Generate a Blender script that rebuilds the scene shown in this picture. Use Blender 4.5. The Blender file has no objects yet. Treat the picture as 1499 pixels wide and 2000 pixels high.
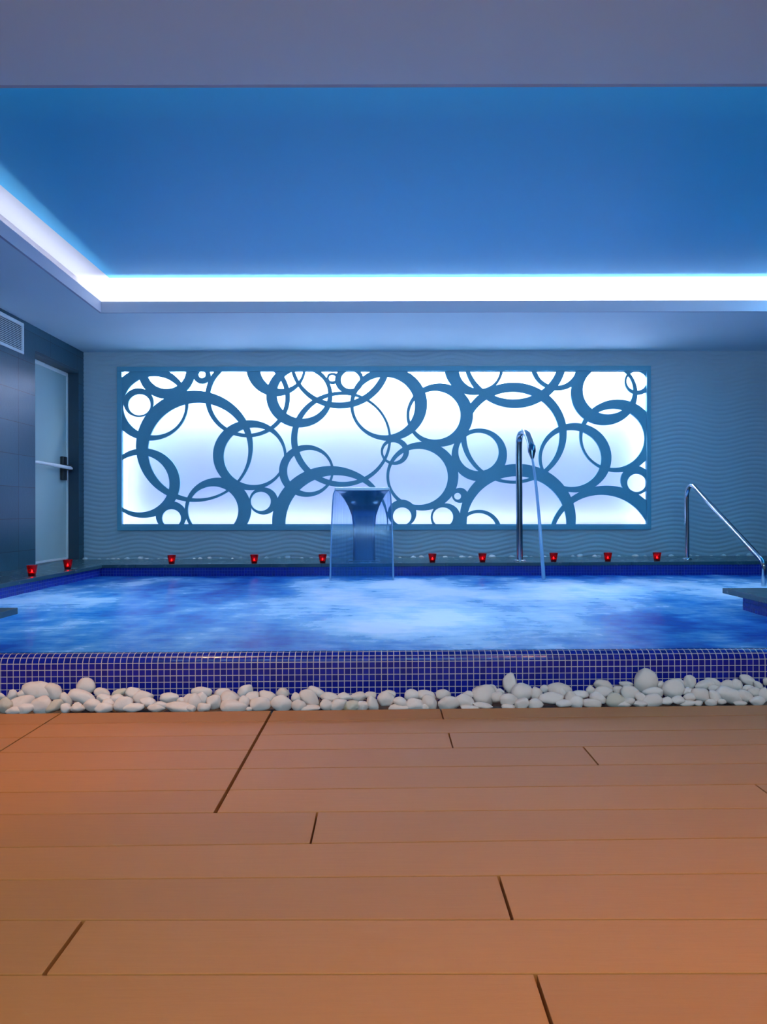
import bpy, math, random
import numpy as np
from mathutils import Vector, Matrix, noise
from mathutils.geometry import delaunay_2d_cdt
random.seed(7)
PI = math.pi
SC = bpy.context.scene
COL = SC.collection
F, CX, CY, EYE, ROLL = 1330.0, 749.5, 1000.0, 0.8065, -0.002

# ------------------------------------------------------------------ measuring helpers
def ray(px, py):
    u, v = px - CX, CY - py
    return ((u*math.cos(ROLL) - v*math.sin(ROLL))/F, (u*math.sin(ROLL) + v*math.cos(ROLL))/F)
def at_depth(px, py, y):
    a, b = ray(px, py)
    return Vector((a*y, y, EYE + b*y))
def at_height(px, py, z):
    a, b = ray(px, py)
    y = (z - EYE)/b
    return Vector((a*y, y, z))

WALL_Y, LEFT_X, RIGHT_X, BACK_Y = 7.5, -3.3, 4.4, -2.4
SOFFIT = EYE + 1.765
WATER_Z = 0.19
def cop(x): return 0.30 + 0.0035*(x + 3.3)       # the coping rises a touch to the right
def face_y(x): return 2.98 + 0.022*x             # front face of the tiled pool wall

# ------------------------------------------------------------------ mesh helpers
class MB:
    def __init__(s): s.v = []; s.f = []; s.uv = {}
    def quad(s, a, b, c, d, uv=None):
        n = len(s.v); s.v += [tuple(a), tuple(b), tuple(c), tuple(d)]
        if uv: s.uv[len(s.f)] = uv
        s.f.append((n, n+1, n+2, n+3))
    def box(s, x0, x1, y0, y1, z0, z1):
        n = len(s.v)
        s.v += [(x0,y0,z0),(x1,y0,z0),(x1,y1,z0),(x0,y1,z0),(x0,y0,z1),(x1,y0,z1),(x1,y1,z1),(x0,y1,z1)]
        for f in ((0,3,2,1),(4,5,6,7),(0,1,5,4),(1,2,6,5),(2,3,7,6),(3,0,4,7)):
            s.f.append(tuple(n+i for i in f))
    def prism(s, poly, z0, z1):          # poly: counter-clockwise xy list; z0,z1 numbers or functions of x
        n = len(s.v); k = len(poly)
        g = lambda z, x: z(x) if callable(z) else z
        s.v += [(x, y, g(z0, x)) for x, y in poly] + [(x, y, g(z1, x)) for x, y in poly]
        s.f.append(tuple(n+i for i in reversed(range(k)))); s.f.append(tuple(n+k+i for i in range(k)))
        for i in range(k):
            j = (i+1) % k; s.f.append((n+i, n+j, n+k+j, n+k+i))
    def lathe(s, prof, seg=32, c=(0,0,0), cap=True):   # prof: (r,z)
        n = len(s.v)
        for r, z in prof:
            for i in range(seg):
                a = 2*PI*i/seg; s.v.append((c[0]+r*math.cos(a), c[1]+r*math.sin(a), c[2]+z))
        for j in range(len(prof)-1):
            for i in range(seg):
                k = (i+1) % seg
                s.f.append((n+j*seg+i, n+j*seg+k, n+(j+1)*seg+k, n+(j+1)*seg+i))
        if cap:
            s.f.append(tuple(n+i for i in reversed(range(seg))))
            s.f.append(tuple(n+(len(prof)-1)*seg+i for i in range(seg)))
    def tube(s, pts, rad, seg=20):
        pts = [Vector(p) for p in pts]; n = len(s.v); m = len(pts)
        rad = rad if isinstance(rad, (list, tuple)) else [rad]*m
        t0 = (pts[1]-pts[0]).normalized()
        up = Vector((1,0,0)) if abs(t0.x) < .8 else Vector((0,0,1))
        nx = (up - t0*up.dot(t0)).normalized()
        for i, p in enumerate(pts):
            t = (pts[min(i+1,m-1)] - pts[max(i-1,0)]).normalized()
            nx = (nx - t*nx.dot(t)).normalized(); ny = t.cross(nx)
            for k in range(seg):
                a = 2*PI*k/seg; s.v.append(tuple(p + (nx*math.cos(a) + ny*math.sin(a))*rad[i]))
        for j in range(m-1):
            for i in range(seg):
                k = (i+1) % seg
                s.f.append((n+j*seg+i, n+j*seg+k, n+(j+1)*seg+k, n+(j+1)*seg+i))
        s.f.append(tuple(n+i for i in reversed(range(seg)))); s.f.append(tuple(n+(m-1)*seg+i for i in range(seg)))
    def build(s, name, mat, parent=None, smooth=False, bevel=0, origin=None):
        o_ = Vector(origin) if origin is not None else Vector((0,0,0))
        me = bpy.data.meshes.new(name)
        me.from_pydata([(a-o_.x, b-o_.y, c-o_.z) for a, b, c in s.v], [], s.f)
        if s.uv:
            L = me.uv_layers.new(name='UVMap')
            for fi, uv in s.uv.items():
                for li, q in zip(me.polygons[fi].loop_indices, uv): L.data[li].uv = q
        me.materials.append(mat)
        if smooth:
            me.polygons.foreach_set('use_smooth', [True]*len(me.polygons))
            try: me.set_sharp_from_angle(angle=math.radians(40))
            except Exception: pass
        me.validate(); me.update()
        o = bpy.data.objects.new(name, me); COL.objects.link(o)
        o.location = o_
        if parent is not None:
            o.parent = parent; w = Vector((0,0,0)); q = parent
            while q: w += Vector(q.location); q = q.parent
            o.location = o_ - w
        if bevel:
            b = o.modifiers.new('bevel', 'BEVEL'); b.width = bevel; b.segments = 2; b.limit_method = 'ANGLE'
        return o
def empty(name, loc):
    o = bpy.data.objects.new(name, None); COL.objects.link(o); o.location = loc; o.empty_display_size = .1
    return o
def tag(o, label=None, cat=None, group=None, kind=None):
    if label: o['label'] = label
    if cat: o['category'] = cat
    if group: o['group'] = group
    if kind: o['kind'] = kind
    return o

# ------------------------------------------------------------------ material helpers
class N:
    def __init__(s, name):
        s.m = bpy.data.materials.new(name); s.m.use_nodes = True; s.t = s.m.node_tree; s.t.nodes.clear()
        s.out = s.t.nodes.new('ShaderNodeOutputMaterial')
    def n(s, typ, **kw):
        nd = s.t.nodes.new('ShaderNode'+typ)
        for k, v in kw.items():
            if k.startswith('i_'):
                key = k[2:]; key = int(key) if key.isdigit() else key.replace('_', ' ')
                s.put(nd.inputs[key], v)
            else: setattr(nd, k, v)
        return nd
    def put(s, sock, v):
        if isinstance(v, bpy.types.NodeSocket): s.t.links.new(v, sock)
        elif isinstance(v, (tuple, list)) and len(v) == 3 and sock.type == 'RGBA': sock.default_value = (*v, 1)
        else: sock.default_value = v
    def math(s, op, a, b=0.0, c=None):
        nd = s.n('Math', operation=op); s.put(nd.inputs[0], a); s.put(nd.inputs[1], b)
        if c is not None: s.put(nd.inputs[2], c)
        return nd.outputs[0]
    def mix(s, f, a, b):
        nd = s.n('Mix', data_type='RGBA'); s.put(nd.inputs[0], f); s.put(nd.inputs[6], a); s.put(nd.inputs[7], b)
        return nd.outputs[2]
    def ramp(s, f, stops):
        nd = s.n('ValToRGB'); s.put(nd.inputs[0], f); e = nd.color_ramp.elements
        while len(e) < len(stops): e.new(.5)
        for k, (p, c) in enumerate(stops): e[k].position = p; e[k].color = (*c, 1) if len(c) == 3 else c
        return nd.outputs[0]
    def pos(s, scale=(1,1,1)):
        c = s.n('TexCoord').outputs['Object']
        m = s.n('Mapping'); s.put(m.inputs[0], c); m.inputs['Scale'].default_value = scale
        return m.outputs[0]
    def noise(s, vec, scale, detail=3, rough=.5):
        return s.n('TexNoise', i_Vector=vec, i_Scale=scale, i_Detail=float(detail), i_Roughness=rough).outputs['Fac']
    def bump(s, h, strength=.3, dist=.01, normal=None):
        b = s.n('Bump', i_Strength=strength, i_Distance=dist, i_Height=h)
        if normal: s.put(b.inputs['Normal'], normal)
        return b.outputs[0]
    def bsdf(s, **kw):
        b = s.n('BsdfPrincipled')
        for k, v in kw.items(): s.put(b.inputs[k.replace('_', ' ')], v)
        return b.outputs[0]
    def done(s, sh): s.t.links.new(sh, s.out.inputs[0]); return s.m

def m_plain(name, col, rough=.5, metal=0.0, spec=.5, nscale=30, namt=.06, bump=.05, **kw):
    g = N(name); p = g.pos(); f = g.noise(p, nscale, 4)
    c = g.mix(f, tuple(x*(1-namt) for x in col), tuple(min(1, x*(1+namt)) for x in col))
    return g.done(g.bsdf(Base_Color=c, Roughness=rough, Metallic=metal, Specular_IOR_Level=spec, Normal=g.bump(f, bump, .002), **kw))

def m_emit(name, col, k):
    g = N(name); f = g.noise(g.pos(), 8, 1)
    e = g.n('Emission', i_Color=col, i_Strength=g.math('MULTIPLY_ADD', f, .1*k, .95*k))
    return g.done(e.outputs[0])

def m_mosaic(name, tile, grout, pitch, gw=.12, uvmode=True, axes=(0, 2), rough=.2):
    g = N(name)
    if uvmode:
        v = g.n('TexCoord').outputs['UV']
        sx = g.n('SeparateXYZ', i_0=v); a, b = sx.outputs[0], sx.outputs[1]
    else:
        sx = g.n('SeparateXYZ', i_0=g.n('TexCoord').outputs['Object']); a, b = sx.outputs[axes[0]], sx.outputs[axes[1]]
    a = g.math('DIVIDE', a, pitch); b = g.math('DIVIDE', b, pitch)
    fa, fb = g.math('FRACT', a), g.math('FRACT', b)
    da = g.math('ABSOLUTE', g.math('SUBTRACT', fa, .5)); db = g.math('ABSOLUTE', g.math('SUBTRACT', fb, .5))
    d = g.math('MAXIMUM', da, db)                       # .5 in the joint
    mr = g.n('MapRange', i_0=d); mr.inputs[1].default_value = .5-gw*.5-.02; mr.inputs[2].default_value = .5-gw*.5+.02
    joint = mr.outputs[0]
    cell = g.n('CombineXYZ', i_0=g.math('FLOOR', a), i_1=g.math('FLOOR', b)).outputs[0]
    wn = g.n('TexWhiteNoise', i_Vector=cell)
    tv = g.mix(wn.outputs['Value'], tuple(x*.82 for x in tile), tuple(min(1, x*1.2) for x in tile))
    col = g.mix(joint, tv, grout)
    ro = g.math('MULTIPLY_ADD', joint, .6, rough)
    # each tile sits at its own small tilt
    tilt = g.math('ADD', g.math('MULTIPLY', g.math('SUBTRACT', fa, .5), g.math('SUBTRACT', wn.outputs['Value'], .5)),
                  g.math('MULTIPLY', g.math('SUBTRACT', fb, .5), g.math('SUBTRACT', g.n('TexWhiteNoise', i_Vector=g.n('CombineXYZ', i_0=g.math('FLOOR', b), i_1=g.math('FLOOR', a)).outputs[0]).outputs['Value'], .5)))
    h = g.math('SUBTRACT', g.math('MULTIPLY', tilt, .8), g.math('MULTIPLY', joint, .5))
    return g.done(g.bsdf(Base_Color=col, Roughness=ro, Specular_IOR_Level=.5, Normal=g.bump(h, .6, .003)))

M = {}
M['soffit'] = m_plain('soffit_paint', (.62,.80,.88), .7, nscale=3, namt=.02, bump=.02)
M['coffer'] = m_plain('coffer_blue_paint', (.033,.48,.80), .6, nscale=2, namt=.03, bump=.02)
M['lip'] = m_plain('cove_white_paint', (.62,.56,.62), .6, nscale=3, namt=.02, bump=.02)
M['lip_face'] = m_plain('cove_lip_paint', (.40,.46,.58), .6, nscale=3, namt=.02, bump=.02)
M['steel'] = m_plain('polished_steel', (.50,.58,.64), .10, 1.0, nscale=60, namt=.03, bump=.01)
M['brushed'] = m_plain('brushed_steel', (.16,.24,.34), .22, 1.0, nscale=60, namt=.05, bump=.02)
M['lattice'] = m_plain('lattice_paint', (.14,.42,.56), .45, nscale=40, namt=.04, bump=.03)
M['box'] = m_plain('light_box_lining', (.72,.73,.93), .8, nscale=4, namt=.02, bump=.01)
M['dark_chrome'] = m_plain('blue_grey_chrome', (.30,.42,.50), .16, 1.0, nscale=60, namt=.03, bump=.01)
M['satin'] = m_plain('satin_steel', (.78,.86,.88), .38, .35, nscale=60, namt=.03, bump=.02)
M['black'] = m_plain('black_plastic', (.01,.015,.02), .4)
M['white_metal'] = m_plain('white_metal', (.84,.88,.90), .35)
M['door'] = m_plain('door_leaf_paint', (.42,.58,.60), .28, nscale=2, namt=.05, bump=.02)
M['jamb'] = m_plain('dark_jamb', (.03,.06,.09), .4)
M['plain_wall'] = m_plain('painted_wall', (.30,.36,.42), .7, nscale=3)
M['under'] = m_plain('dark_substrate', (.02,.015,.012), .9)
M['led'] = m_emit('led_strip_glow', (.80,.90,1.0), 2)
M['led_box'] = m_emit('light_box_led_glow', (.85,.92,1.0), 8)
M['flame'] = m_emit('candle_flame', (1.0,.50,.40), 60)
M['wax'] = m_plain('red_lit_wax', (.75,.18,.12), .5)
M['warm_lamp'] = m_emit('warm_lamp_glow', (1.0,.62,.32), 12)

g = N('deck_composite')          # reddish composite boards with fine lengthwise grain
p = g.pos((1.2, 22, 22)); f1 = g.noise(p, 6, 5, .65); f2 = g.noise(g.pos((.5,2,1)), 2.2, 3)
f3 = g.noise(g.pos((3,60,60)), 14, 3)
c = g.mix(f1, (.42,.138,.026), (.52,.180,.036)); c = g.mix(g.math('MULTIPLY', f2, .5), c, (.45,.162,.038))
attr = g.n('Attribute', attribute_name='board'); attr.attribute_type = 'GEOMETRY'
c2 = g.n('HueSaturation', i_Color=c, i_Value=g.math('MULTIPLY_ADD', attr.outputs['Fac'], .14, .93)).outputs[0]
M['deck'] = g.done(g.bsdf(Base_Color=c2, Roughness=.55, Specular_IOR_Level=.35, Normal=g.bump(g.math('ADD', f1, g.math('MULTIPLY', f3, .5)), .12, .002)))

M['mosaic'] = m_mosaic('cobalt_mosaic', (.004,.010,.24), (.66,.52,.47), .027, .115)
M['mosaic_in'] = m_mosaic('cobalt_mosaic_inside', (.006,.022,.36), (.06,.13,.46), .027, .10)
M['basin'] = m_mosaic('cobalt_basin', (.01,.08,.45), (.2,.35,.6), .027, .1, uvmode=False, axes=(0,1))

g = N('dark_stone_coping')
f1 = g.noise(g.pos(), 9, 6, .6); sx = g.n('SeparateXYZ', i_0=g.n('TexCoord').outputs['Object'])
jt = g.math('GREATER_THAN', g.math('ABSOLUTE', g.math('SUBTRACT', g.math('FRACT', g.math('DIVIDE', sx.outputs[0], .6)), .5)), .497)
c = g.mix(f1, (.022,.072,.095), (.05,.125,.15)); c = g.mix(jt, c, (.02,.03,.035))
M['coping'] = g.done(g.bsdf(Base_Color=c, Roughness=g.math('MULTIPLY_ADD', f1, .25, .12), Normal=g.bump(f1, .15, .004)))

g = N('slate_wall_tile')         # 59 x 29 cm dark tiles, stacked joints
sx = g.n('SeparateXYZ', i_0=g.n('TexCoord').outputs['Object'])
a = g.math('DIVIDE', g.math('SUBTRACT', sx.outputs[1], 6.156), .592); b = g.math('DIVIDE', g.math('SUBTRACT', sx.outputs[2], .1685), .291)
ja = g.math('GREATER_THAN', g.math('ABSOLUTE', g.math('SUBTRACT', g.math('FRACT', a), .5)), .4955)
jb = g.math('GREATER_THAN', g.math('ABSOLUTE', g.math('SUBTRACT', g.math('FRACT', b), .5)), .4915)
j = g.math('MAXIMUM', ja, jb)
wn = g.n('TexWhiteNoise', i_Vector=g.n('CombineXYZ', i_0=g.math('FLOOR', a), i_1=g.math('FLOOR', b)).outputs[0]).outputs['Value']
f1 = g.noise(g.pos((1,1,1)), 5, 7, .62); f2 = g.noise(g.pos((1,1,1)), 40, 4)
c = g.mix(f1, (.012,.070,.115), (.035,.13,.19)); c = g.mix(g.math('MULTIPLY', wn, .45), c, (.01,.05,.085)); c = g.mix(j, c, (.006,.018,.035))
hh = g.math('ADD', g.math('MULTIPLY', f1, 1.0), g.math('MULTIPLY', f2, .25)); hh = g.math('SUBTRACT', hh, g.math('MULTIPLY', j, .8))
M['slate'] = g.done(g.bsdf(Base_Color=c, Roughness=g.math('MULTIPLY_ADD', f1, .25, .22), Specular_IOR_Level=.6, Normal=g.bump(hh, .35, .006)))

g = N('wavy_wall_tile'); f1 = g.noise(g.pos(), 2.0, 3); f2 = g.noise(g.pos(), 60, 3)
M['wavy'] = g.done(g.bsdf(Base_Color=g.mix(f1, (.46,.58,.66), (.52,.63,.70)), Roughness=.42, Normal=g.bump(f2, .05, .001)))

def m_pebble(name, a, b, stain):
    g = N(name); oi = g.n('ObjectInfo').outputs['Random']
    f1 = g.noise(g.pos(), 14, 5, .6); f2 = g.noise(g.pos(), 120, 4, .7)
    off = g.n('VectorMath', operation='ADD', i_0=g.pos(), i_1=g.n('CombineXYZ', i_0=g.math('MULTIPLY', oi, 50.0)).outputs[0]).outputs[0]
    f3 = g.noise(off, 22, 3)
    c = g.mix(f1, a, b); c = g.mix(g.math('MULTIPLY', oi, .35), c, (a[0]*.85, a[1]*.74, a[2]*.64))
    st = g.ramp(f3, [(.58, (0,0,0)), (.72, (1,1,1))]); c = g.mix(g.math('MULTIPLY', st, stain), c, (.42,.27,.12))
    h = g.math('ADD', f1, g.math('MULTIPLY', f2, .35))
    return g.done(g.bsdf(Base_Color=c, Roughness=.75, Normal=g.bump(h, .35, .004)))
M['pebble'] = m_pebble('river_pebble', (.80,.63,.52), (.88,.74,.64), .15)
M['pebble_stained'] = m_pebble('river_pebble_stained', (.60,.50,.38), (.74,.62,.47), .8)
M['pebble_white'] = m_pebble('white_pebble', (.80,.84,.86), (.92,.94,.95), 0.0)
M['bed'] = m_plain('gravel_bed', (.16,.13,.11), .9, nscale=50, namt=.5, bump=.5)

# aerated pool water: deep blue where clear, milky where the jets drive air into it
g = N('pool_water'); P = g.n('TexCoord').outputs['Object']; sx = g.n('SeparateXYZ', i_0=P)
WX, WY = sx.outputs[0], sx.outputs[1]
def blob(x, y, rx, ry, w):
    dx = g.math('DIVIDE', g.math('SUBTRACT', WX, x), rx); dy = g.math('DIVIDE', g.math('SUBTRACT', WY, y), ry)
    d = g.math('ADD', g.math('MULTIPLY', dx, dx), g.math('MULTIPLY', dy, dy))
    return g.math('MULTIPLY', g.math('POWER', 2.71828, g.math('MULTIPLY', d, -1.0)), w)
warp = g.noise(g.pos((.8,.8,1)), 1.1, 2)
f1 = g.noise(g.pos((1.3,.85,1)), 1.6, 6, .55); f2 = g.noise(g.pos((.9,2.6,1)), 5.0, 6, .62)
fld = g.math('ADD', g.math('MULTIPLY', g.math('SUBTRACT', f1, .5), 2.4), g.math('MULTIPLY', g.math('SUBTRACT', f2, .5), .9))
for bl in BLOBS if 'BLOBS' in globals() else (
        (-.15,5.9,.55,.55,.55), (.15,5.2,.9,.8,.45), (.2,3.7,.75,.6,.62), (1.5,5.5,1.3,.9,.42), (.9,4.5,1.4,.9,.30),
        (-2.2,4.9,.7,1.0,.36), (-1.3,5.0,.45,.9,-.42), (-.9,3.9,.6,.5,.05), (1.45,3.65,.55,.5,-.35), (2.1,3.9,.5,.8,-.25), (2.9,5.6,.9,.8,.30), (0,6.62,6,.12,-.5)):
    fld = g.math('ADD', fld, blob(*bl))
foam = g.math('MULTIPLY_ADD', fld, .85, .27)
col = g.ramp(foam, [(0.0,(.004,.045,.30)), (.22,(.012,.13,.52)), (.48,(.07,.31,.62)), (.75,(.32,.58,.80)), (1.0,(.62,.78,.90))])
rb = g.noise(g.pos((3.2,11,1)), 7, 4, .6)
wsurf = (g.bsdf(Base_Color=col, Roughness=g.ramp(foam, [(.1,(.10,)*3), (.8,(.38,)*3)]), IOR=1.33, Specular_IOR_Level=.5,
                           Normal=g.bump(g.math('ADD', rb, g.math('MULTIPLY', f2, .8)), .28, .015)))
tl = g.n('BsdfTranslucent', i_Color=g.ramp(foam, [(0.0,(.01,.12,.50)), (.3,(.04,.32,.68)), (.7,(.34,.66,.88)), (1.0,(.55,.78,1.0))]))
mx = g.n('MixShader', i_0=.42); g.put(mx.inputs[1], wsurf); g.put(mx.inputs[2], tl.outputs[0]); M['water'] = g.done(mx.outputs[0])

def m_fall(name, transp, col):
    g = N(name); st = g.noise(g.pos((60,1,1.2)), 1.0, 4, .6)
    body = g.bsdf(Base_Color=col, Roughness=.12, Specular_IOR_Level=.6, Normal=g.bump(st, .5, .004))
    fr = g.n('LayerWeight', i_Blend=.35).outputs['Facing']
    fac = g.math('ADD', g.math('MULTIPLY_ADD', st, .30, 1-transp-.15), g.math('MULTIPLY', fr, .35))
    mx = g.n('MixShader', i_0=g.math('MINIMUM', fac, 1.0)); g.put(mx.inputs[1], g.n('BsdfTransparent', i_Color=(.78,.90,1.0)).outputs[0]); g.put(mx.inputs[2], body)
    return g.done(mx.outputs[0])
M['sheet'] = m_fall('falling_water_sheet', .80, (.06,.24,.48))
M['jet'] = m_fall('falling_water_jet', .30, (.42,.66,.92))

g = N('red_glass')
fr = g.n('LayerWeight', i_Blend=.25).outputs['Fresnel']; f1 = g.noise(g.pos(), 30, 2)
tr = g.n('BsdfTransparent', i_Color=g.mix(f1, (.60,.035,.045), (.74,.07,.08)))
gl = g.bsdf(Base_Color=(.30,.002,.008), Roughness=.08)
mx = g.n('MixShader', i_0=g.math('MULTIPLY_ADD', fr, .5, .40)); g.put(mx.inputs[1], tr.outputs[0]); g.put(mx.inputs[2], gl)
M['red_glass'] = g.done(mx.outputs[0])

# ================================================================== SETTING
# --- deck: boards traced by their joints, one structure
YL = [1394,1415,1441,1469.9,1505.8,1547.7,1590.7,1654.9,1718.4,1796.8,1903.7]
YR = [1377,1396.6,1424.2,1454.5,1490.8,1531.4,1578.5,1635.8,1705.5,1795.4,1900.8]
lines = []
for a, b in zip(YL, YR):
    p, q = at_height(0, a, 0), at_height(1499, b, 0)
    m_ = (q.y-p.y)/(q.x-p.x); lines.append((p.y - m_*p.x, m_))
for k in range(1, 24): lines.append((lines[10][0] - .157*k, 0.0))
def line_y(i, x): c, m_ = lines[i]; return c + m_*x
joints = {}
def J(i0, i1, x0, y0, x1, y1, gap):
    p, q = at_height(x0, y0, 0), at_height(x1, y1, 0); X = (p.x+q.x)/2
    for r in range(i0, i1): joints.setdefault(r, []).append((X, gap))
J(0,6,523,1392,429,1590,.010); J(0,3,110,1396,0,1470,.005); J(0,1,862,1388,866,1402,.005); J(2,3,877,1434,886,1462,.005)
J(3,4,1140,1459,1169,1493,.005); J(5,6,1476,1532,1499,1549,.005); J(6,7,619,1590,607,1648,.005); J(8,9,975,1715,1002,1797,.006)
J(9,10,160,1800,88,1903,.008); J(10,11,1040,1905,1085,2000,.006)
for r in range(len(lines)-1):
    L = joints.setdefault(r, [])
    for X in (-2.9 + .37*(r % 3), 2.6 + .3*(r % 4)):
        L.append((X, .005))
    if r > 10: L.append((random.uniform(-1, 1), .005))
dk = MB(); vals = []
for r in range(len(lines)-1):
    xs = sorted(joints[r]); edges = [(LEFT_X, 0)] + xs + [(RIGHT_X, 0)]
    for (xa, ga), (xb, gb) in zip(edges, edges[1:]):
        x0, x1 = xa + ga/2, xb - gb/2; g2 = .0018
        poly = [(x0, line_y(r+1, x0)+g2), (x1, line_y(r+1, x1)+g2), (x1, line_y(r, x1)-g2), (x0, line_y(r, x0)-g2)]
        dk.prism(poly, -.024, 0.0); vals += [random.random()]*6
floor = dk.build('floor', M['deck'], bevel=.0012)
at = floor.data.attributes.new('board', 'FLOAT', 'FACE'); at.data.foreach_set('value', vals[:len(floor.data.polygons)])
tag(floor, 'reddish brown composite deck boards with thin dark gaps', kind='structure')
sub = MB(); sub.prism([(LEFT_X, BACK_Y), (RIGHT_X, BACK_Y), (RIGHT_X, line_y(0, RIGHT_X)-.02), (LEFT_X, line_y(0, LEFT_X)-.02)], -.12, -.0245)
tag(sub.build('floor_subframe', M['under'], floor), kind='structure')

# --- pebble trough
bed = MB(); n = 24
for i in range(n):
    xa, xb = LEFT_X + (RIGHT_X-LEFT_X)*i/n, LEFT_X + (RIGHT_X-LEFT_X)*(i+1)/n
    rows = lambda x: [(x, line_y(0, x)-.019, -.055), (x, line_y(0, x)+.05, -.045), (x, face_y(x)-.005, -.02)]
    A, B = rows(xa), rows(xb)
    for k in range(2): bed.quad(A[k], B[k], B[k+1], A[k+1])
tag(bed.build('floor_pebble_trough', M['bed']), kind='structure')

# --- pool shell
PLX, PRX = LEFT_X+.002, RIGHT_X-.002
pool = tag(empty('swimming_pool', (0, 3.0, 0)), 'raised indoor pool with cobalt blue mosaic rim and dark stone coping', 'pool')
w = MB(); R = .045; NS = 48
prof = [(0, -.12, -.2585), (0, WATER_Z-R, 0.0)] + [(R-R*math.cos(t), WATER_Z-R+R*math.sin(t), R*t) for t in [PI/2*k/10 for k in range(1, 11)]] + [(R+.012, WATER_Z-.001, R*PI/2+.012), (R+.02, WATER_Z-.05, R*PI/2+.062)]
for i in range(NS):
    xa, xb = PLX + (PRX-PLX)*i/NS, PLX + (PRX-PLX)*(i+1)/NS
    for (d0, z0, v0), (d1, z1, v1) in zip(prof, prof[1:]):
        w.quad((xa, face_y(xa)+d0, z0), (xb, face_y(xb)+d0, z0), (xb, face_y(xb)+d1, z1), (xa, face_y(xa)+d1, z1),
               [(xa+.0105, v0-.0065), (xb+.0105, v0-.0065), (xb+.0105, v1-.0065), (xa+.0105, v1-.0065)])
w.build('mosaic_rim', M['mosaic'], pool, smooth=True)
COP_Y, COP_X, TH = 6.58, -2.72, .033
bk = MB()
n = 8
for i in range(n):
    xa, xb = COP_X-.02 + (PRX-COP_X)*i/n, COP_X-.02 + (PRX-COP_X)*(i+1)/n; y = COP_Y+.02
    bk.quad((xa, y, -.9), (xb, y, -.9), (xb, y, cop(xb)-TH), (xa, y, cop(xa)-TH), [(xa, -.9), (xb, -.9), (xb, cop(xb)-TH), (xa, cop(xa)-TH)])
x = COP_X-.02
bk.quad((x, 3.0, -.9), (x, COP_Y+.02, -.9), (x, COP_Y+.02, cop(x)-TH), (x, 3.0, cop(x)-TH), [(3, -.9), (COP_Y+.02, -.9), (COP_Y+.02, cop(x)-TH), (3, cop(x)-TH)])
bk.build('basin_wall', M['mosaic_in'], pool)
fl = MB(); fl.box(COP_X-.02, PRX, 3.0, COP_Y+.02, -.95, -.9); fl.build('basin_floor', M['basin'], pool)
cp = MB(); top = cop; bot = lambda x: cop(x)-TH
cp.prism([(PLX, 3.62), (COP_X, 3.62), (COP_X, COP_Y), (PLX, COP_Y)], bot, top)
cp.prism([(PLX, COP_Y), (PRX, COP_Y), (PRX, 7.36), (PLX, 7.36)], bot, top)
cp.build('coping', M['coping'], pool, bevel=.003)
gt = MB(); gt.prism([(PLX, 7.36), (PRX, 7.36), (PRX, 7.492), (PLX, 7.492)], lambda x: cop(x)-.06, lambda x: cop(x)-.045)
gt.build('gutter', M['bed'], pool)
fill = MB(); fill.prism([(PLX, COP_Y+.03), (PRX, COP_Y+.03), (PRX, 7.492), (PLX, 7.492)], -.95, lambda x: cop(x)-.062)
fill.prism([(PLX, 3.0), (COP_X-.03, 3.0), (COP_X-.03, COP_Y+.03), (PLX, COP_Y+.03)], -.95, lambda x: cop(x)-TH-.001)
fill.build('pool_surround', M['plain_wall'], pool)
# two low stone-topped blocks that reach into the pool
def block(x0, x1, y1, inner, name):
    s = MB(); ya, yb = face_y(x0), face_y(x1)
    s.prism([(x0, ya), (x1, yb), (x1, y1), (x0, y1)], bot, top)
    o = s.build('coping_slab', M['coping'], pool, bevel=.002)
    t = MB(); ins = .085
    xi = x1-ins if inner > 0 else x0+ins; yi = y1-ins
    xo = x0 if inner > 0 else x1
    za = cop(xi)-TH
    lo, hi = min(xi, xo), max(xi, xo)
    t.quad((hi, yi, -.9), (lo, yi, -.9), (lo, yi, za), (hi, yi, za), [(hi, -.9), (lo, -.9), (lo, za), (hi, za)])
    yf = face_y(xi)+.0
    t.quad((xi, yf, -.9), (xi, yi, -.9), (xi, yi, za), (xi, yf, za), [(yf, -.9), (yi, -.9), (yi, za), (yf, za)])
    t.quad((lo, face_y(lo)+.001, .10), (hi, face_y(hi)+.001, .10), (hi, face_y(hi)+.001, za), (lo, face_y(lo)+.001, za), [(lo, .1), (hi, .1), (hi, za), (lo, za)])
    t.build('mosaic_block', M['mosaic_in'], pool)
block(PLX, -1.935, 3.60, 1, 'l'); block(2.155, PRX, 4.33, -1, 'r')

# --- water
wm = MB(); nx, ny = 220, 150; X0, X1 = COP_X-.02, PRX
idx = {}
for j in range(ny+1):
    for i in range(nx+1):
        x = X0 + (X1-X0)*i/nx; ys = face_y(x)+R-.004; y = ys + (COP_Y+.02-ys)*j/ny
        e = min(1, j/6)
        fp = math.exp(-((x+.2)/.5)**2-((y-6.1)/.35)**2) + .6*math.exp(-((x-1.45)/.25)**2-((y-6.15)/.25)**2)
        z = WATER_Z + .0015 + e*(.007*noise.noise((x*2.2, y*2.6, 0)) + .004*noise.noise((x*7, y*9, 3)) + fp*.012*noise.noise((x*9, y*9, 8)))
        wm.v.append((x, y, z))
for j in range(ny):
    for i in range(nx):
        a = j*(nx+1)+i; wm.f.append((a, a+1, a+nx+2, a+nx+1))
water = wm.build('pool_water', M['water'], smooth=True)
tag(water, 'churning blue pool water with pale milky swirls, level with the mosaic rim', 'water', kind='stuff')

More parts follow.
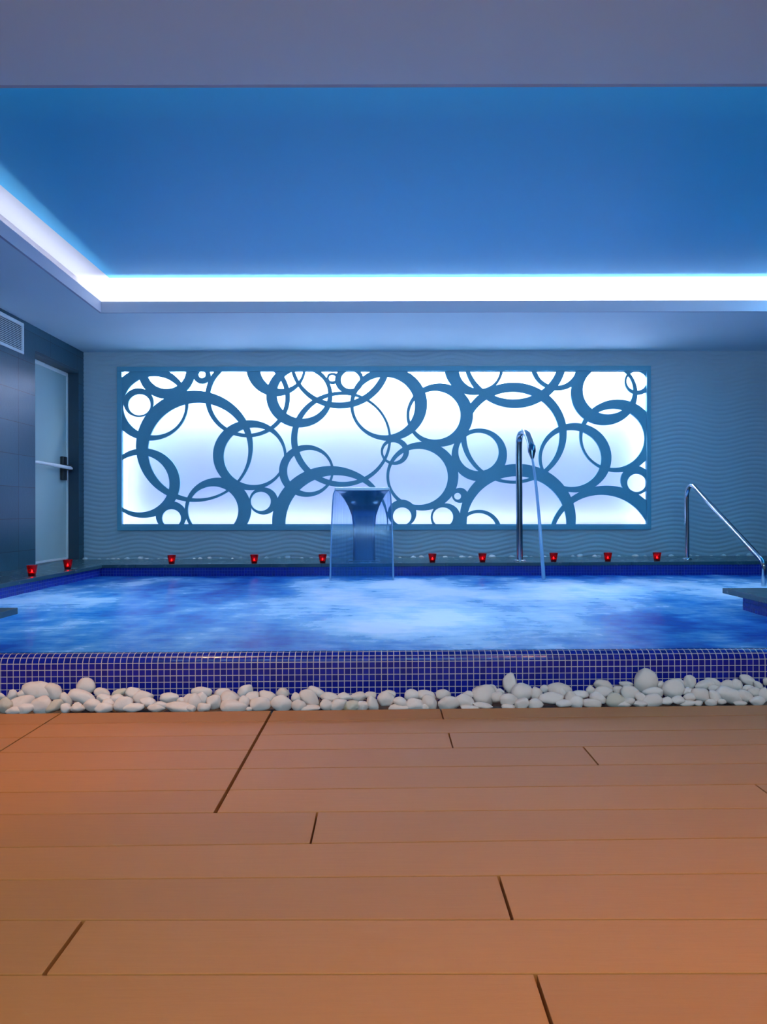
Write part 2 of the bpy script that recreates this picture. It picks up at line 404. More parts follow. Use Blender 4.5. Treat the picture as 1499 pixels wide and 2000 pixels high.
# --- back wall with wavy relief and the opening of the light box
PX0, PX1 = at_depth(233, 875, WALL_Y-.03).x, at_depth(1268, 875, WALL_Y-.03).x
PZ0, PZ1 = at_depth(750, 1029, WALL_Y-.03).z, at_depth(750, 721, WALL_Y-.03).z
def relief(x, z):
    u = (z - .034*math.cos(2*PI*(x-3.24)/.84 + .35*math.sin(z*1.9+1.0))) / .0475
    t = u - math.floor(u)
    return .0085*(math.sin(PI*t)**1.0 * (1.25 - .6*t))
def gridline(a, b, step, extra):
    n = int(round((b-a)/step)); L = [a+(b-a)*i/n for i in range(n+1)]
    L = [q for q in L if all(abs(q-e) > step*.3 for e in extra)] + list(extra); return sorted(L)
xs = gridline(LEFT_X, RIGHT_X, .035, (PX0, PX1)); zs = gridline(.2, SOFFIT, .0068, (PZ0, PZ1))
wl = MB()
for z in zs:
    for x in xs: wl.v.append((x, WALL_Y - relief(x, z), z))
W_ = len(xs)
for j in range(len(zs)-1):
    for i in range(W_-1):
        if xs[i] >= PX0-1e-6 and xs[i+1] <= PX1+1e-6 and zs[j] >= PZ0-1e-6 and zs[j+1] <= PZ1+1e-6: continue
        a = j*W_+i; wl.f.append((a, a+1, a+1+W_, a+W_))
tag(wl.build('wall_back', M['wavy'], smooth=True), 'grey wall with horizontal wavy relief behind the pool', kind='structure')

# --- left wall with a door recess
DY0, DY1, DZ1 = 6.452, 7.376, 2.346
lw = MB(); T = .24
lw.box(LEFT_X-T, LEFT_X, BACK_Y, DY0, -.95, SOFFIT+.5)
lw.box(LEFT_X-T, LEFT_X, DY1, WALL_Y+.3, -.95, SOFFIT+.5)
lw.box(LEFT_X-T, LEFT_X, DY0, DY1, DZ1, SOFFIT+.5)
lw.box(LEFT_X-T, LEFT_X, DY0, DY1, -.95, .30)
tag(lw.build('wall_left', M['slate']), 'dark slate tiled wall on the left of the pool', kind='structure')
LX = LEFT_X-.122
door = tag(empty('door_1', (LX, DY0, .31)), 'pale emergency door with a white push bar, in the dark slate wall', kind='structure')
d = MB(); d.box(LX-.04, LX, DY0-.0, DY1-.03, .327, 2.275); d.build('door_leaf', M['door'], door)
d = MB(); d.box(LX-.05, LX+.008, DY0, DY1, 2.275, 2.315); d.box(LX-.05, LX+.010, DY1-.035, DY1-.0, .31, 2.275); d.box(LX-.05, LX+.004, DY0, DY1, .302, .326)
d.build('door_frame', M['white_metal'], door, bevel=.003)
d = MB(); d.box(LX-.05, LEFT_X-.002, DY1-.006, DY1-.001, .301, 2.34); d.box(LX-.05, LEFT_X-.002, DY0, DY1, 2.316, 2.345); d.build('reveal_lining', M['jamb'], door)
bz = EYE + (1000-905)/200.0*1.0
pb = at_depth(138, 912, 7.16); pa = at_depth(74, 902, 6.50)
d = MB(); d.tube([(LX+.085, 6.47, pa.z-.005), (LX+.10, 6.52, pa.z), (LX+.10, 7.22, pa.z-.012), (LX+.085, 7.27, pa.z-.016)], .018, 14); d.build('push_bar', M['white_metal'], door, smooth=True)
d = MB(); d.box(LX, LX+.035, 7.20, 7.29, pa.z-.14, pa.z+.11); d.prism([(LX+.02, 7.21), (LX+.105, 7.21), (LX+.105, 7.26), (LX+.02, 7.26)], pa.z-.035, pa.z+.02); d.build('lock_case', M['black'], door, bevel=.006)
d = MB(); d.box(LX, LX+.1, 6.46, 6.49, pa.z-.03, pa.z+.03); d.build('bar_bracket', M['black'], door, bevel=.004)

# --- right and front walls (beyond the frame)
r = MB(); r.box(RIGHT_X, RIGHT_X+.2, BACK_Y, WALL_Y+.3, -.95, SOFFIT+.5); tag(r.build('wall_right', M['slate']), kind='structure')
r = MB(); r.box(LEFT_X-.24, RIGHT_X+.2, BACK_Y-.2, BACK_Y, -.12, SOFFIT+.5); tag(r.build('wall_front', M['plain_wall']), kind='structure')

# --- ceiling: soffit ring around a raised blue coffer with a lit cove
CB, CFr = 6.01, 2.83
cl = lambda y: -2.434 - (y-4.34)*(.056/1.68)      # left lip, not quite parallel to the wall
CR = 3.85
LIPZ, TOPZ = EYE+1.862, EYE+2.022
s = MB()
s.prism([(LEFT_X, BACK_Y), (RIGHT_X, BACK_Y), (RIGHT_X, CFr-.002), (LEFT_X, CFr-.002)], SOFFIT, SOFFIT+.03)
s.prism([(LEFT_X, CB+.002), (RIGHT_X, CB+.002), (RIGHT_X, WALL_Y+.02), (LEFT_X, WALL_Y+.02)], SOFFIT, SOFFIT+.03)
s.prism([(LEFT_X, CFr), (cl(CFr)-.002, CFr), (cl(CB)-.002, CB+.002), (LEFT_X, CB+.002)], SOFFIT, SOFFIT+.03)
s.prism([(CR+.002, CFr), (RIGHT_X, CFr), (RIGHT_X, CB+.002), (CR+.002, CB+.002)], SOFFIT, SOFFIT+.03)
ceil = tag(s.build('ceiling', M['soffit']), 'pale lowered ceiling border around the raised blue ceiling', kind='structure')
t = .02; C = .145; CF = .35
s = MB()
s.prism([(cl(CB)-t, CB), (CR+t, CB), (CR+t, CB+t), (cl(CB)-t, CB+t)], SOFFIT-.0005, LIPZ)
s.prism([(cl(CFr)-t, CFr), (cl(CFr), CFr), (cl(CB), CB), (cl(CB)-t, CB)], SOFFIT-.0005, LIPZ)
s.prism([(CR, CFr), (CR+t, CFr), (CR+t, CB), (CR, CB)], SOFFIT-.0005, LIPZ)
s.prism([(cl(CFr)-t, CFr-t), (CR+t, CFr-t), (CR+t, CFr), (cl(CFr)-t, CFr)], SOFFIT-.0005, LIPZ)
tag(s.build('trim_1', M['lip_face']), 'blue-white upstand lip around the raised ceiling', kind='structure')
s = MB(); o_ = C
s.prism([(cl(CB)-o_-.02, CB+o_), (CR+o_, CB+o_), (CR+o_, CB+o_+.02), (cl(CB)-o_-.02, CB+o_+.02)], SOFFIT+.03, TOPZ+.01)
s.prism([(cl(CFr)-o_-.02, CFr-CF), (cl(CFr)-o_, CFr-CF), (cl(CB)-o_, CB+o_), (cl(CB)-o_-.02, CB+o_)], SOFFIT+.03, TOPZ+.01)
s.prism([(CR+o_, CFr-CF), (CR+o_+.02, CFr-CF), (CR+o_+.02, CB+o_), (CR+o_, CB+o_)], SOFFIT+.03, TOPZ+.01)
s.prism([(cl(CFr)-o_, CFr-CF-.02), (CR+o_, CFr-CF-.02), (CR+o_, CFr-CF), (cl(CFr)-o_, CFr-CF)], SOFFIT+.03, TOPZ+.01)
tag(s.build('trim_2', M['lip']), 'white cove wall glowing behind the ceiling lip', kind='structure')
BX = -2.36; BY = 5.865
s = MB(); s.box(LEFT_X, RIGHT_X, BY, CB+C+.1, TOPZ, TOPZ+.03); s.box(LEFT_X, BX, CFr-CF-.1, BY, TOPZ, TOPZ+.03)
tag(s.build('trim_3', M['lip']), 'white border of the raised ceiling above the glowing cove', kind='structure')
s = MB(); s.box(BX, RIGHT_X, CFr-CF-.1, BY, TOPZ, TOPZ+.03)
tag(s.build('ceiling_coffer', M['coffer']), 'raised ceiling painted deep blue', kind='structure')
s = MB(); s.box(LEFT_X-.2, RIGHT_X+.2, BACK_Y-.2, WALL_Y+.5, TOPZ+.2, TOPZ+.25); tag(s.build('ceiling_slab', M['plain_wall']), kind='structure')

def area(name, loc, rot, sx, sy, power, col, parent=None, spread=PI):
    L = bpy.data.lights.new(name, 'AREA'); L.shape = 'RECTANGLE'; L.size = sx; L.size_y = sy; L.energy = power; L.color = col; L.spread = spread
    o = bpy.data.objects.new(name, L); COL.objects.link(o); o.location = loc; o.rotation_euler = rot
    if parent: o.parent = parent; o.location = Vector(loc)-Vector(parent.location)
    return o
LEDC = (.78,.93,1.0)
zl = SOFFIT+.034
K = 1.0
def strip(a, b, wid, power, label):
    a, b = Vector(a), Vector(b); mid = (a+b)/2; L = (b-a).length; ang = math.atan2((b-a).y, (b-a).x)
    s = MB(); d_ = (b-a).normalized(); n_ = Vector((-d_.y, d_.x, 0))*wid/2
    s.prism([tuple((a-n_)[:2]), tuple((b-n_)[:2]), tuple((b+n_)[:2]), tuple((a+n_)[:2])], zl-.003, zl+.004)
    o = tag(s.build('led_strip', M['led']), label, 'light', 'led strips in the ceiling cove')
    area('led_light', (mid.x, mid.y, zl+.006), (PI, 0, ang), L, wid, power, LEDC)
strip((cl(CB)-.02, CB+.105, 0), (CR+.1, CB+.105, 0), .012, 22*K, 'led strip hidden in the ceiling cove above the back wall')
strip((cl(CFr)-.10, CFr-.05, 0), (cl(CB)-.10, CB+.02, 0), .012, 1.8*K, 'led strip hidden in the ceiling cove on the left side')
strip((CR+.10, CFr-.05, 0), (CR+.10, CB, 0), .012, 40*K, 'led strip hidden in the ceiling cove on the right side')
strip((cl(CFr)-.05, CFr-.26, 0), (CR+.05, CFr-.26, 0), .012, 8*K, 'led strip hidden in the ceiling cove nearest the deck')

# ================================================================== LIGHT BOX WITH CIRCLE LATTICE
panel = tag(empty('backlit_panel', ((PX0+PX1)/2, WALL_Y, PZ0)), 'long glowing wall panel behind a cut-out lattice of overlapping rings', 'panel')
RINGS = [  # outer (x, y, r), inner (x, y, r) in the panel's own drawing, ellipses 1.05 wide
 (379.9,871.6,114.3, 387.1,880.0,98.1),(292.0,788.3,75.8, 301.0,792.5,60.6),(325.5,726.4,55.2, 325.1,722.6,38.6),
 (270.6,786.1,29.6, 272.3,790.5,21.8),(394.7,733.5,17, 394.7,731.6,6.9),(483.6,775,83, 484,777,73.5),
 (487.9,889,71.8, 496,891,59),(514.8,978.4,28, 509.6,979.2,19.6),(280.2,943.6,71.4, 272,944.6,59),
 (334.3,1007.5,30, 335,1012.2,18.6),(425.9,994.6,64.8, 416.3,996.8,49.2),(645.3,1018.2,113.5, 657,1022.6,99.2),
 (598.7,919.7,53.4, 604.3,919.9,43.3),(666.5,857.8,97.8, 670.2,856.1,89.3),(584.9,772.8,64.8, 590.9,769.8,50.2),
 (539.4,718.4,58, 550.4,719.2,42.2),(665.1,703.8,98.5, 661.5,701.2,89),(759.5,789,75.3, 751,793,60),
 (650,739,11.8, 649.3,738.4,6.7),(682.5,742,28, 684.7,742,18.4),(859.5,810.5,65, 850.1,810.9,50),
 (926.1,716.4,57.8, 937.1,721,40.3),(1007,701.5,100.2, 1003,693.7,90.6),(1003.8,845.9,103.9, 1002.6,852,91),
 (936.9,888.3,54.1, 935.3,882.5,39.4),(1012,1014,113.5, 1009.6,1023,97.5),(825.5,930.1,70.5, 818,931.3,57.4),
 (771.7,881.7,27.7, 768.6,882.7,20),(785.6,1002.6,28.2, 786,1008.2,18),(871,1010.8,29.2, 865.7,1010,20),
 (899.1,967.4,15.6, 894.5,969.2,6.8),(936.1,1037.9,44.4, 935.1,1036.6,36.2),(1123.9,893.9,71.2, 1117.1,895.5,58.3),
 (1207.3,851.3,74.8, 1198.9,856.1,60.6),(1180.9,768.4,65.2, 1188.3,762.2,49.2),(1247.5,745.2,27, 1244.5,744.4,19.6),
 (1186,1057,114, 1175.5,1058,96),(1242.7,938.1,29.6, 1244.5,943.1,18.5),(1090,712,53, 1087,715.6,39.5)]
A_ = 1/1.05
IX0, IX1, IY0, IY1 = 238.6, 1263.2, 726.0, 1023.6
OX0, OX1, OY0, OY1 = 233.5, 1268.5, 720.5, 1029.5
def solid(x, y):
    if x < OX0 or x > OX1 or y < OY0 or y > OY1: return False
    if x < IX0 or x > IX1 or y < IY0 or y > IY1: return True
    for cx, cy, r1, dx, dy, r2 in RINGS:
        if (x-cx)**2 + ((y-cy)/A_)**2 < r1*r1 and (x-dx)**2 + ((y-dy)/A_)**2 > r2*r2: return True
    return False
vs, es = [], []
def loop(pts, closed=True):
    n = len(vs); vs.extend(Vector(p) for p in pts); k = len(pts)
    es.extend((n+i, n+(i+1) % k) for i in range(k if closed else k-1))
loop([(OX0,OY0),(OX1,OY0),(OX1,OY1),(OX0,OY1)]); loop([(IX0,IY0),(IX1,IY0),(IX1,IY1),(IX0,IY1)])
for cx, cy, r1, dx, dy, r2 in RINGS:
    for (x, y, r) in ((cx, cy, r1), (dx, dy, r2)):
        k = max(40, int(r*1.5)); run = []
        pts = [(x+r*math.cos(2*PI*i/k+.01), y+r*A_*math.sin(2*PI*i/k+.01)) for i in range(k)]
        ok = [OX0+.3 < px < OX1-.3 and OY0+.3 < py < OY1-.3 for px, py in pts]
        n = len(vs); mp = {}
        for i in range(k):
            if ok[i]: mp[i] = len(vs); vs.append(Vector(pts[i]))
        for i in range(k):
            j = (i+1) % k
            if ok[i] and ok[j]: es.append((mp[i], mp[j]))
            elif ok[i] != ok[j]:          # cut the edge at the board's border
                a, b = (pts[i], pts[j]) if ok[i] else (pts[j], pts[i]); lo, hi = 0.0, 1.0
                for _ in range(24):
                    m_ = (lo+hi)/2; q = (a[0]+(b[0]-a[0])*m_, a[1]+(b[1]-a[1])*m_)
                    if OX0+.3 < q[0] < OX1-.3 and OY0+.3 < q[1] < OY1-.3: lo = m_
                    else: hi = m_
                vs.append(Vector((a[0]+(b[0]-a[0])*lo, a[1]+(b[1]-a[1])*lo))); es.append((mp[i] if ok[i] else mp[j], len(vs)-1))
V2, E2, F2, *_ = delaunay_2d_cdt(vs, es, [], 0, 1e-4)
keep = []
for f in F2:
    x = sum(V2[i].x for i in f)/3; y = sum(V2[i].y for i in f)/3
    if solid(x, y): keep.append(tuple(f))
yf, yb = WALL_Y-.035, WALL_Y-.013
lat = MB(); n = len(V2)
for yy in (yf, yb):
    for q in V2:
        p = at_depth(q.x, q.y, yf); lat.v.append((p.x, yy, p.z))
cnt = {}
for f in keep:
    lat.f.append(f); lat.f.append(tuple(n+i for i in reversed(f)))
    for i in range(3):
        e = (f[i], f[(i+1) % 3]); cnt[e] = 1
for (a, b) in cnt:
    if (b, a) not in cnt: lat.f.append((b, a, n+a, n+b))
lat.build('ring_lattice', M['lattice'], panel)
def P(px, py): p = at_depth(px, py, WALL_Y-.05); return p.x, p.z
fx0, fz1 = P(228.3, 716.3); fx1, fz0 = P(1272.8, 1034.3); gx0, gz1 = P(237.3, 725.6); gx1, gz0 = P(1264.6, 1025.2)
fr = MB(); ya, yb2 = WALL_Y-.052, WALL_Y+.01
fr.box(fx0, fx1, ya, yb2, gz1, fz1); fr.box(fx0, fx1, ya, yb2, fz0, gz0); fr.box(fx0, gx0, ya, yb2, gz0, gz1); fr.box(gx1, fx1, ya, yb2, gz0, gz1)
fr.build('panel_frame', M['lattice'], panel, bevel=.003)
BD = .19; bx = MB()
x0, x1, z0, z1, yb3 = PX0+.006, PX1-.006, PZ0+.006, PZ1-.006, WALL_Y+BD
bx.quad((x0,yb3,z0),(x1,yb3,z0),(x1,yb3,z1),(x0,yb3,z1))
ys_ = WALL_Y-.012
bx.quad((x0,ys_,z0),(x0,yb3,z0),(x0,yb3,z1),(x0,ys_,z1)); bx.quad((x1,yb3,z0),(x1,ys_,z0),(x1,ys_,z1),(x1,yb3,z1))
bx.quad((x0,ys_,z0),(x1,ys_,z0),(x1,yb3,z0),(x0,yb3,z0)); bx.quad((x0,ys_,z1),(x0,yb3,z1),(x1,yb3,z1),(x1,ys_,z1))
lb = bx.build('light_box', M['box'], panel)
st = MB(); st.box(x0+.03, x1-.03, WALL_Y+.055, WALL_Y+.085, z1-.014, z1-.004); st.build('light_strip', M['led_box'], lb, origin=None)
area('light_box_lamp', ((x0+x1)/2, WALL_Y+.07, z1-.017), (math.radians(14), 0, 0), x1-x0-.1, .03, 58*K, (.88,.93,1.0))
for sx_ in (x0+.02, x1-.02):
    area('light_box_side_lamp', (sx_, WALL_Y+.10, (z0+z1)/2), (0, PI/2 if sx_ < 0 else -PI/2, 0), z1-z0-.1, .02, 1.2*K, (.80,.90,1.0))
area('light_box_base_lamp', ((x0+x1)/2, WALL_Y+.08, z0+.02), (PI, 0, 0), x1-x0-.1, .02, 3.5*K, (.72,.76,1.0))

# ================================================================== THINGS
# --- ventilation grille
vg = tag(empty('ventilation_grille', (LEFT_X, 5.9, 2.4)), 'white slatted ventilation grille high on the dark left wall', 'vent')
vy0, vy1, vz0, vz1 = 5.40, 6.23, 2.254, 2.537
d = MB(); b_ = .028
d.box(LEFT_X, LEFT_X+.014, vy0, vy1, vz1-b_, vz1); d.box(LEFT_X, LEFT_X+.014, vy0, vy1, vz0, vz0+b_)
d.box(LEFT_X, LEFT_X+.014, vy0, vy0+b_, vz0+b_, vz1-b_); d.box(LEFT_X, LEFT_X+.014, vy1-b_, vy1, vz0+b_, vz1-b_)
d.build('grille_frame', M['white_metal'], vg, bevel=.003)
d = MB(); ns = 14
for k in range(ns):
    z = vz0+b_ + (vz1-vz0-2*b_)*(k+.5)/ns
    n = len(d.v); d.v += [(LEFT_X+.003, vy0+b_, z+.005), (LEFT_X+.013, vy0+b_, z-.003), (LEFT_X+.013, vy1-b_, z-.003), (LEFT_X+.003, vy1-b_, z+.005),
                          (LEFT_X+.003, vy0+b_, z+.0105), (LEFT_X+.013, vy0+b_, z+.0025), (LEFT_X+.013, vy1-b_, z+.0025), (LEFT_X+.003, vy1-b_, z+.0105)]
    for f in ((0,1,2,3),(7,6,5,4),(0,4,5,1),(1,5,6,2),(2,6,7,3),(3,7,4,0)): d.f.append(tuple(n+i for i in f))
d.build('louvre_slats', M['white_metal'], vg)
d = MB(); d.box(LEFT_X+.0005, LEFT_X+.002, vy0+b_, vy1-b_, vz0+b_, vz1-b_); d.build('grille_backing', M['jamb'], vg)

# --- waterfall fountain
fxp = -.197
fo = tag(empty('waterfall_fountain', (fxp, 6.86, cop(fxp))), 'steel swan-neck fountain pouring a wide sheet of water in front of the ring panel', 'fountain')
sec = [(6.90,.31,.23,.10),(6.90,.50,.22,.09),(6.895,.66,.225,.08),(6.87,.78,.25,.07),(6.81,.87,.31,.055),(6.71,.94,.38,.042),(6.58,.985,.44,.034),(6.44,1.008,.485,.028),(6.32,1.014,.505,.024),(6.285,1.009,.505,.020)]
d = MB(); path = [Vector((0, a, b)) for a, b, _, _ in sec]; k = 16
for i, (a, b, wd, th) in enumerate(sec):
    t_ = (path[min(i+1,len(sec)-1)] - path[max(i-1,0)]).normalized(); nn = Vector((0, t_.z, -t_.y))
    for q in range(k*2):      # rounded rectangle section
        an = 2*PI*q/(k*2); cxx = math.copysign(abs(math.cos(an))**.35, math.cos(an)); syy = math.copysign(abs(math.sin(an))**.35, math.sin(an))
        p = path[i] + nn*(syy*th/2); d.v.append((fxp + cxx*wd/2, p.y, p.z))
for i in range(len(sec)-1):
    for q in range(k*2):
        r_ = (q+1) % (k*2); d.f.append((i*k*2+q, i*k*2+r_, (i+1)*k*2+r_, (i+1)*k*2+q))
d.f.append(tuple(reversed(range(k*2)))); d.f.append(tuple((len(sec)-1)*k*2+q for q in range(k*2)))
d.build('swan_neck', M['brushed'], fo, smooth=True)
d = MB(); d.box(fxp-.255, fxp+.255, 6.262, 6.40, 1.004, 1.034)
d.build('spout_lip', M['satin'], fo, bevel=.012)
d = MB(); d.box(fxp-.16, fxp+.16, 6.80, 7.0, cop(fxp), cop(fxp)+.012); d.build('base_plate', M['steel'], fo, bevel=.004)
d = MB(); nv, nu = 26, 24
for side in (0, 1):
    for j in range(nv+1):
        t_ = j/nv; z = 1.008 - (1.008-(WATER_Z-.01))*t_; y = 6.272 - .14*math.sqrt(t_); hw = .252 + .034*t_**.35
        for i in range(nu+1):
            u_ = -1+2*i/nu; d.v.append((fxp+u_*hw, y + side*.006 - .01*abs(u_)**6, z))
S_ = (nv+1)*(nu+1)
for j in range(nv):
    for i in range(nu):
        a = j*(nu+1)+i; d.f.append((a+nu+1, a+nu+2, a+1, a)); d.f.append((S_+a, S_+a+1, S_+a+nu+2, S_+a+nu+1))
for j in range(nv):
    for i in (0, nu):
        a = j*(nu+1)+i; f = (a, a+nu+1, S_+a+nu+1, S_+a); d.f.append(f if i == 0 else tuple(reversed(f)))
ws = d.build('water_curtain', M['sheet'], smooth=True)
ed_ = MB()
for sg in (-1, 1):      # thicker rolled edges of the sheet
    ed_.tube([(fxp+sg*(.250+.034*(j/nv)**.35), 6.275-.14*math.sqrt(j/nv)-.006, 1.008-(1.008-(WATER_Z-.01))*j/nv) for j in range(nv+1)], [.0055+.003*j/nv for j in range(nv+1)], 10)
ed_.build('curtain_edge', M['jet'], ws, smooth=True)
tag(ws, 'smooth curtain of water falling from the steel fountain into the pool', 'water', kind='stuff')

# --- tall water spout
sp0 = at_height(1016, 1096, cop(1.33)); spx, spy = 1.360, 6.80
so = tag(empty('water_spout', (spx, spy, cop(spx))), 'tall chrome hooked spout standing on the back coping, right of the fountain', 'spout')
def bez(p0, p1, p2, p3, n):
    out = []
    for i in range(1, n+1):
        t = i/n; out.append(Vector(p0)*(1-t)**3 + Vector(p1)*3*t*(1-t)**2 + Vector(p2)*3*t*t*(1-t) + Vector(p3)*t**3)
    return out
base = Vector((spx, spy, cop(spx))); up1 = Vector((spx-.005, spy, 1.40))
top_ = at_depth(1024, 843, 6.62); n0 = at_depth(1036, 872, 6.42); n1 = at_depth(1040.5, 896, 6.36)
ctl = [base, Vector((spx-.003, spy, .9)), Vector((spx-.006, spy, 1.36))] + [at_depth(x, y, z) for x, y, z in ((1014.6,862,6.79),(1016.0,852,6.76),(1019.5,845,6.70),(1025,843,6.62),(1030.5,848,6.53),(1034.5,857,6.47),(1037,866,6.43),(1039,875,6.405))]
n0 = ctl[-1]; pts = []
for i in range(len(ctl)-1):
    p0, p1, p2, p3 = ctl[max(i-1, 0)], ctl[i], ctl[i+1], ctl[min(i+2, len(ctl)-1)]
    m1 = (p2-p0)*.5*min(1, (p2-p1).length/max(1e-6, (p1-p0).length)) if i else p2-p1
    m2 = (p3-p1)*.5*min(1, (p2-p1).length/max(1e-6, (p3-p2).length))
    for q in range(6):
        t = q/6; pts.append(p1*(2*t**3-3*t*t+1) + m1*(t**3-2*t*t+t) + p2*(-2*t**3+3*t*t) + m2*(t**3-t*t))
pts.append(ctl[-1])
d = MB(); d.tube(pts, .0325, 24); d.build('pipe', M['dark_chrome'], so, smooth=True)
dr = (n1-n0).normalized(); d = MB()
d.tube([n0-dr*.02, n0+dr*.04, n0+dr*.045, n1], [.037,.037,.034,.014], 24); d.build('nozzle', M['brushed'], so, smooth=True)
d = MB(); d.lathe([(.062,0),(.062,.006),(.055,.012),(.036,.014),(.036,.02)], 32, (spx, spy, cop(spx))); d.build('flange', M['steel'], so, smooth=True)
je = at_height(1062, 1130, WATER_Z-.01)
je = Vector((1.452, 6.17, WATER_Z-.01)); d = MB()
jp = [n1 + (je-n1)*Vector((1,1,1)).x*0 + Vector(((je.x-n1.x)*t, (je.y-n1.y)*t, (je.z-n1.z)*(.55*t+.45*t*t))) for t in [i/14 for i in range(15)]]
jp = [Vector((p.x, p.y, p.z)) for p in jp]
d.tube(jp, [.011+.006*i/14  for i in range(15)], 16)
tag(d.build('water_jet', M['jet'], smooth=True), 'thin jet of water falling from the chrome spout into the pool', 'water', kind='stuff')

# --- pool handrail
hx = 3.115
b0 = at_height(1343, 1092, cop(hx)); hx = b0.x; hy = b0.y
hr = tag(empty('pool_handrail', (hx, hy, cop(hx))), 'bent chrome handrail sloping down from the back coping into the pool at right', 'handrail')
def on_rail(px, py, y): return at_depth(px, py, y)
q1 = on_rail(1341, 975, hy); q2 = on_rail(1355, 949, hy-.10)
lowY = 5.62
q3 = on_rail(1484, 1088, lowY+.02); q4 = on_rail(1493, 1112, lowY-.04)
q3.x = q3.x
pts = [Vector((hx, hy, cop(hx))), Vector((hx, hy, cop(hx)+.35)), Vector((hx-.004, hy, q1.z))]
pts += bez(pts[-1], pts[-1]+Vector((0,0,.10)), q2+Vector((-.02,.05,.02)), q2, 8)
dirn = (q3-q2).normalized()
pts += [q2.lerp(q3, t) for t in (.1,.3,.5,.7,.9,1.0)]
pts += bez(q3, q3+dirn*.05, q4+Vector((0,0,.05)), q4, 6) + [Vector((q4.x, q4.y, .25)), Vector((q4.x, q4.y, .05))]
d = MB(); d.tube(pts, .021, 20); d.build('rail_tube', M['steel'], hr, smooth=True)
d = MB(); d.lathe([(.048,0),(.048,.006),(.042,.014),(.023,.017)], 28, (hx, hy, cop(hx))); d.build('flange', M['steel'], hr, smooth=True)

# --- red candle cups
CAND = [  # px, py of the foot, label
 (62.5,1124.5,'red glass candle cup nearest the camera on the left coping, below the slate wall'),
 (132.5,1111.5,'red glass candle cup on the left coping in front of the pale door'),
 (335.5,1101.5,'red glass candle cup on the back coping, under the left end of the ring panel'),
 (497,1100.5,'red glass candle cup on the back coping, midway between fountain and left corner'),
 (630.5,1100.5,'red glass candle cup just left of the steel waterfall fountain'),
 (845,1099.5,'first red glass candle cup to the right of the waterfall fountain'),
 (943,1099,'red glass candle cup just left of the tall chrome spout'),
 (1082,1098,'red glass candle cup just right of the falling water jet'),
 (1188,1096.5,'red glass candle cup under the right end of the ring panel'),
 (1284,1095,'red glass candle cup nearest the chrome handrail')]
def cup_parts(root):
    o = MB(); h = .083
    o.lathe([(.026,0),(.027,.002),(.041,h),(.0385,h),(.0255,.010),(.0001,.009)], 28, root.location, cap=True); o.build('glass_cup', M['red_glass'], root, smooth=True)
    o = MB(); o.lathe([(.0215,.0105),(.0220,.012),(.0220,.024),(.020,.0245)], 24, root.location); o.build('tealight', M['wax'], root, smooth=True)
    o = MB(); o.lathe([(.0005,.026),(.0050,.030),(.0058,.034),(.0035,.041),(.0004,.048)], 14, root.location); o.build('flame', M['flame'], root, smooth=True)
cups = []
for k, (px, py, lab) in enumerate(CAND):
    p = at_height(px, py, cop(-3) if k < 2 else .31)
    y = p.y if k < 2 else 6.68
    p = at_depth(px, py, y); z = cop(p.x)
    p = Vector((p.x, y, z+.0002))
    if not cups:
        c = empty('candle_cup', p); cup_parts(c)
    else:
        c = cups[0].copy(); COL.objects.link(c); c.location = p
        for ch in cups[0].children:
            q = ch.copy(); COL.objects.link(q); q.parent = c
        c.rotation_euler.z = k
    tag(c, lab, 'candle', 'red candle cups around the pool'); cups.append(c)
    L = bpy.data.lights.new('candle_light', 'POINT'); L.energy = .07; L.color = (1,.16,.08); L.shadow_soft_size = .008
    lo = bpy.data.objects.new('candle_light', L); COL.objects.link(lo); lo.location = p + Vector((0,0,.06))

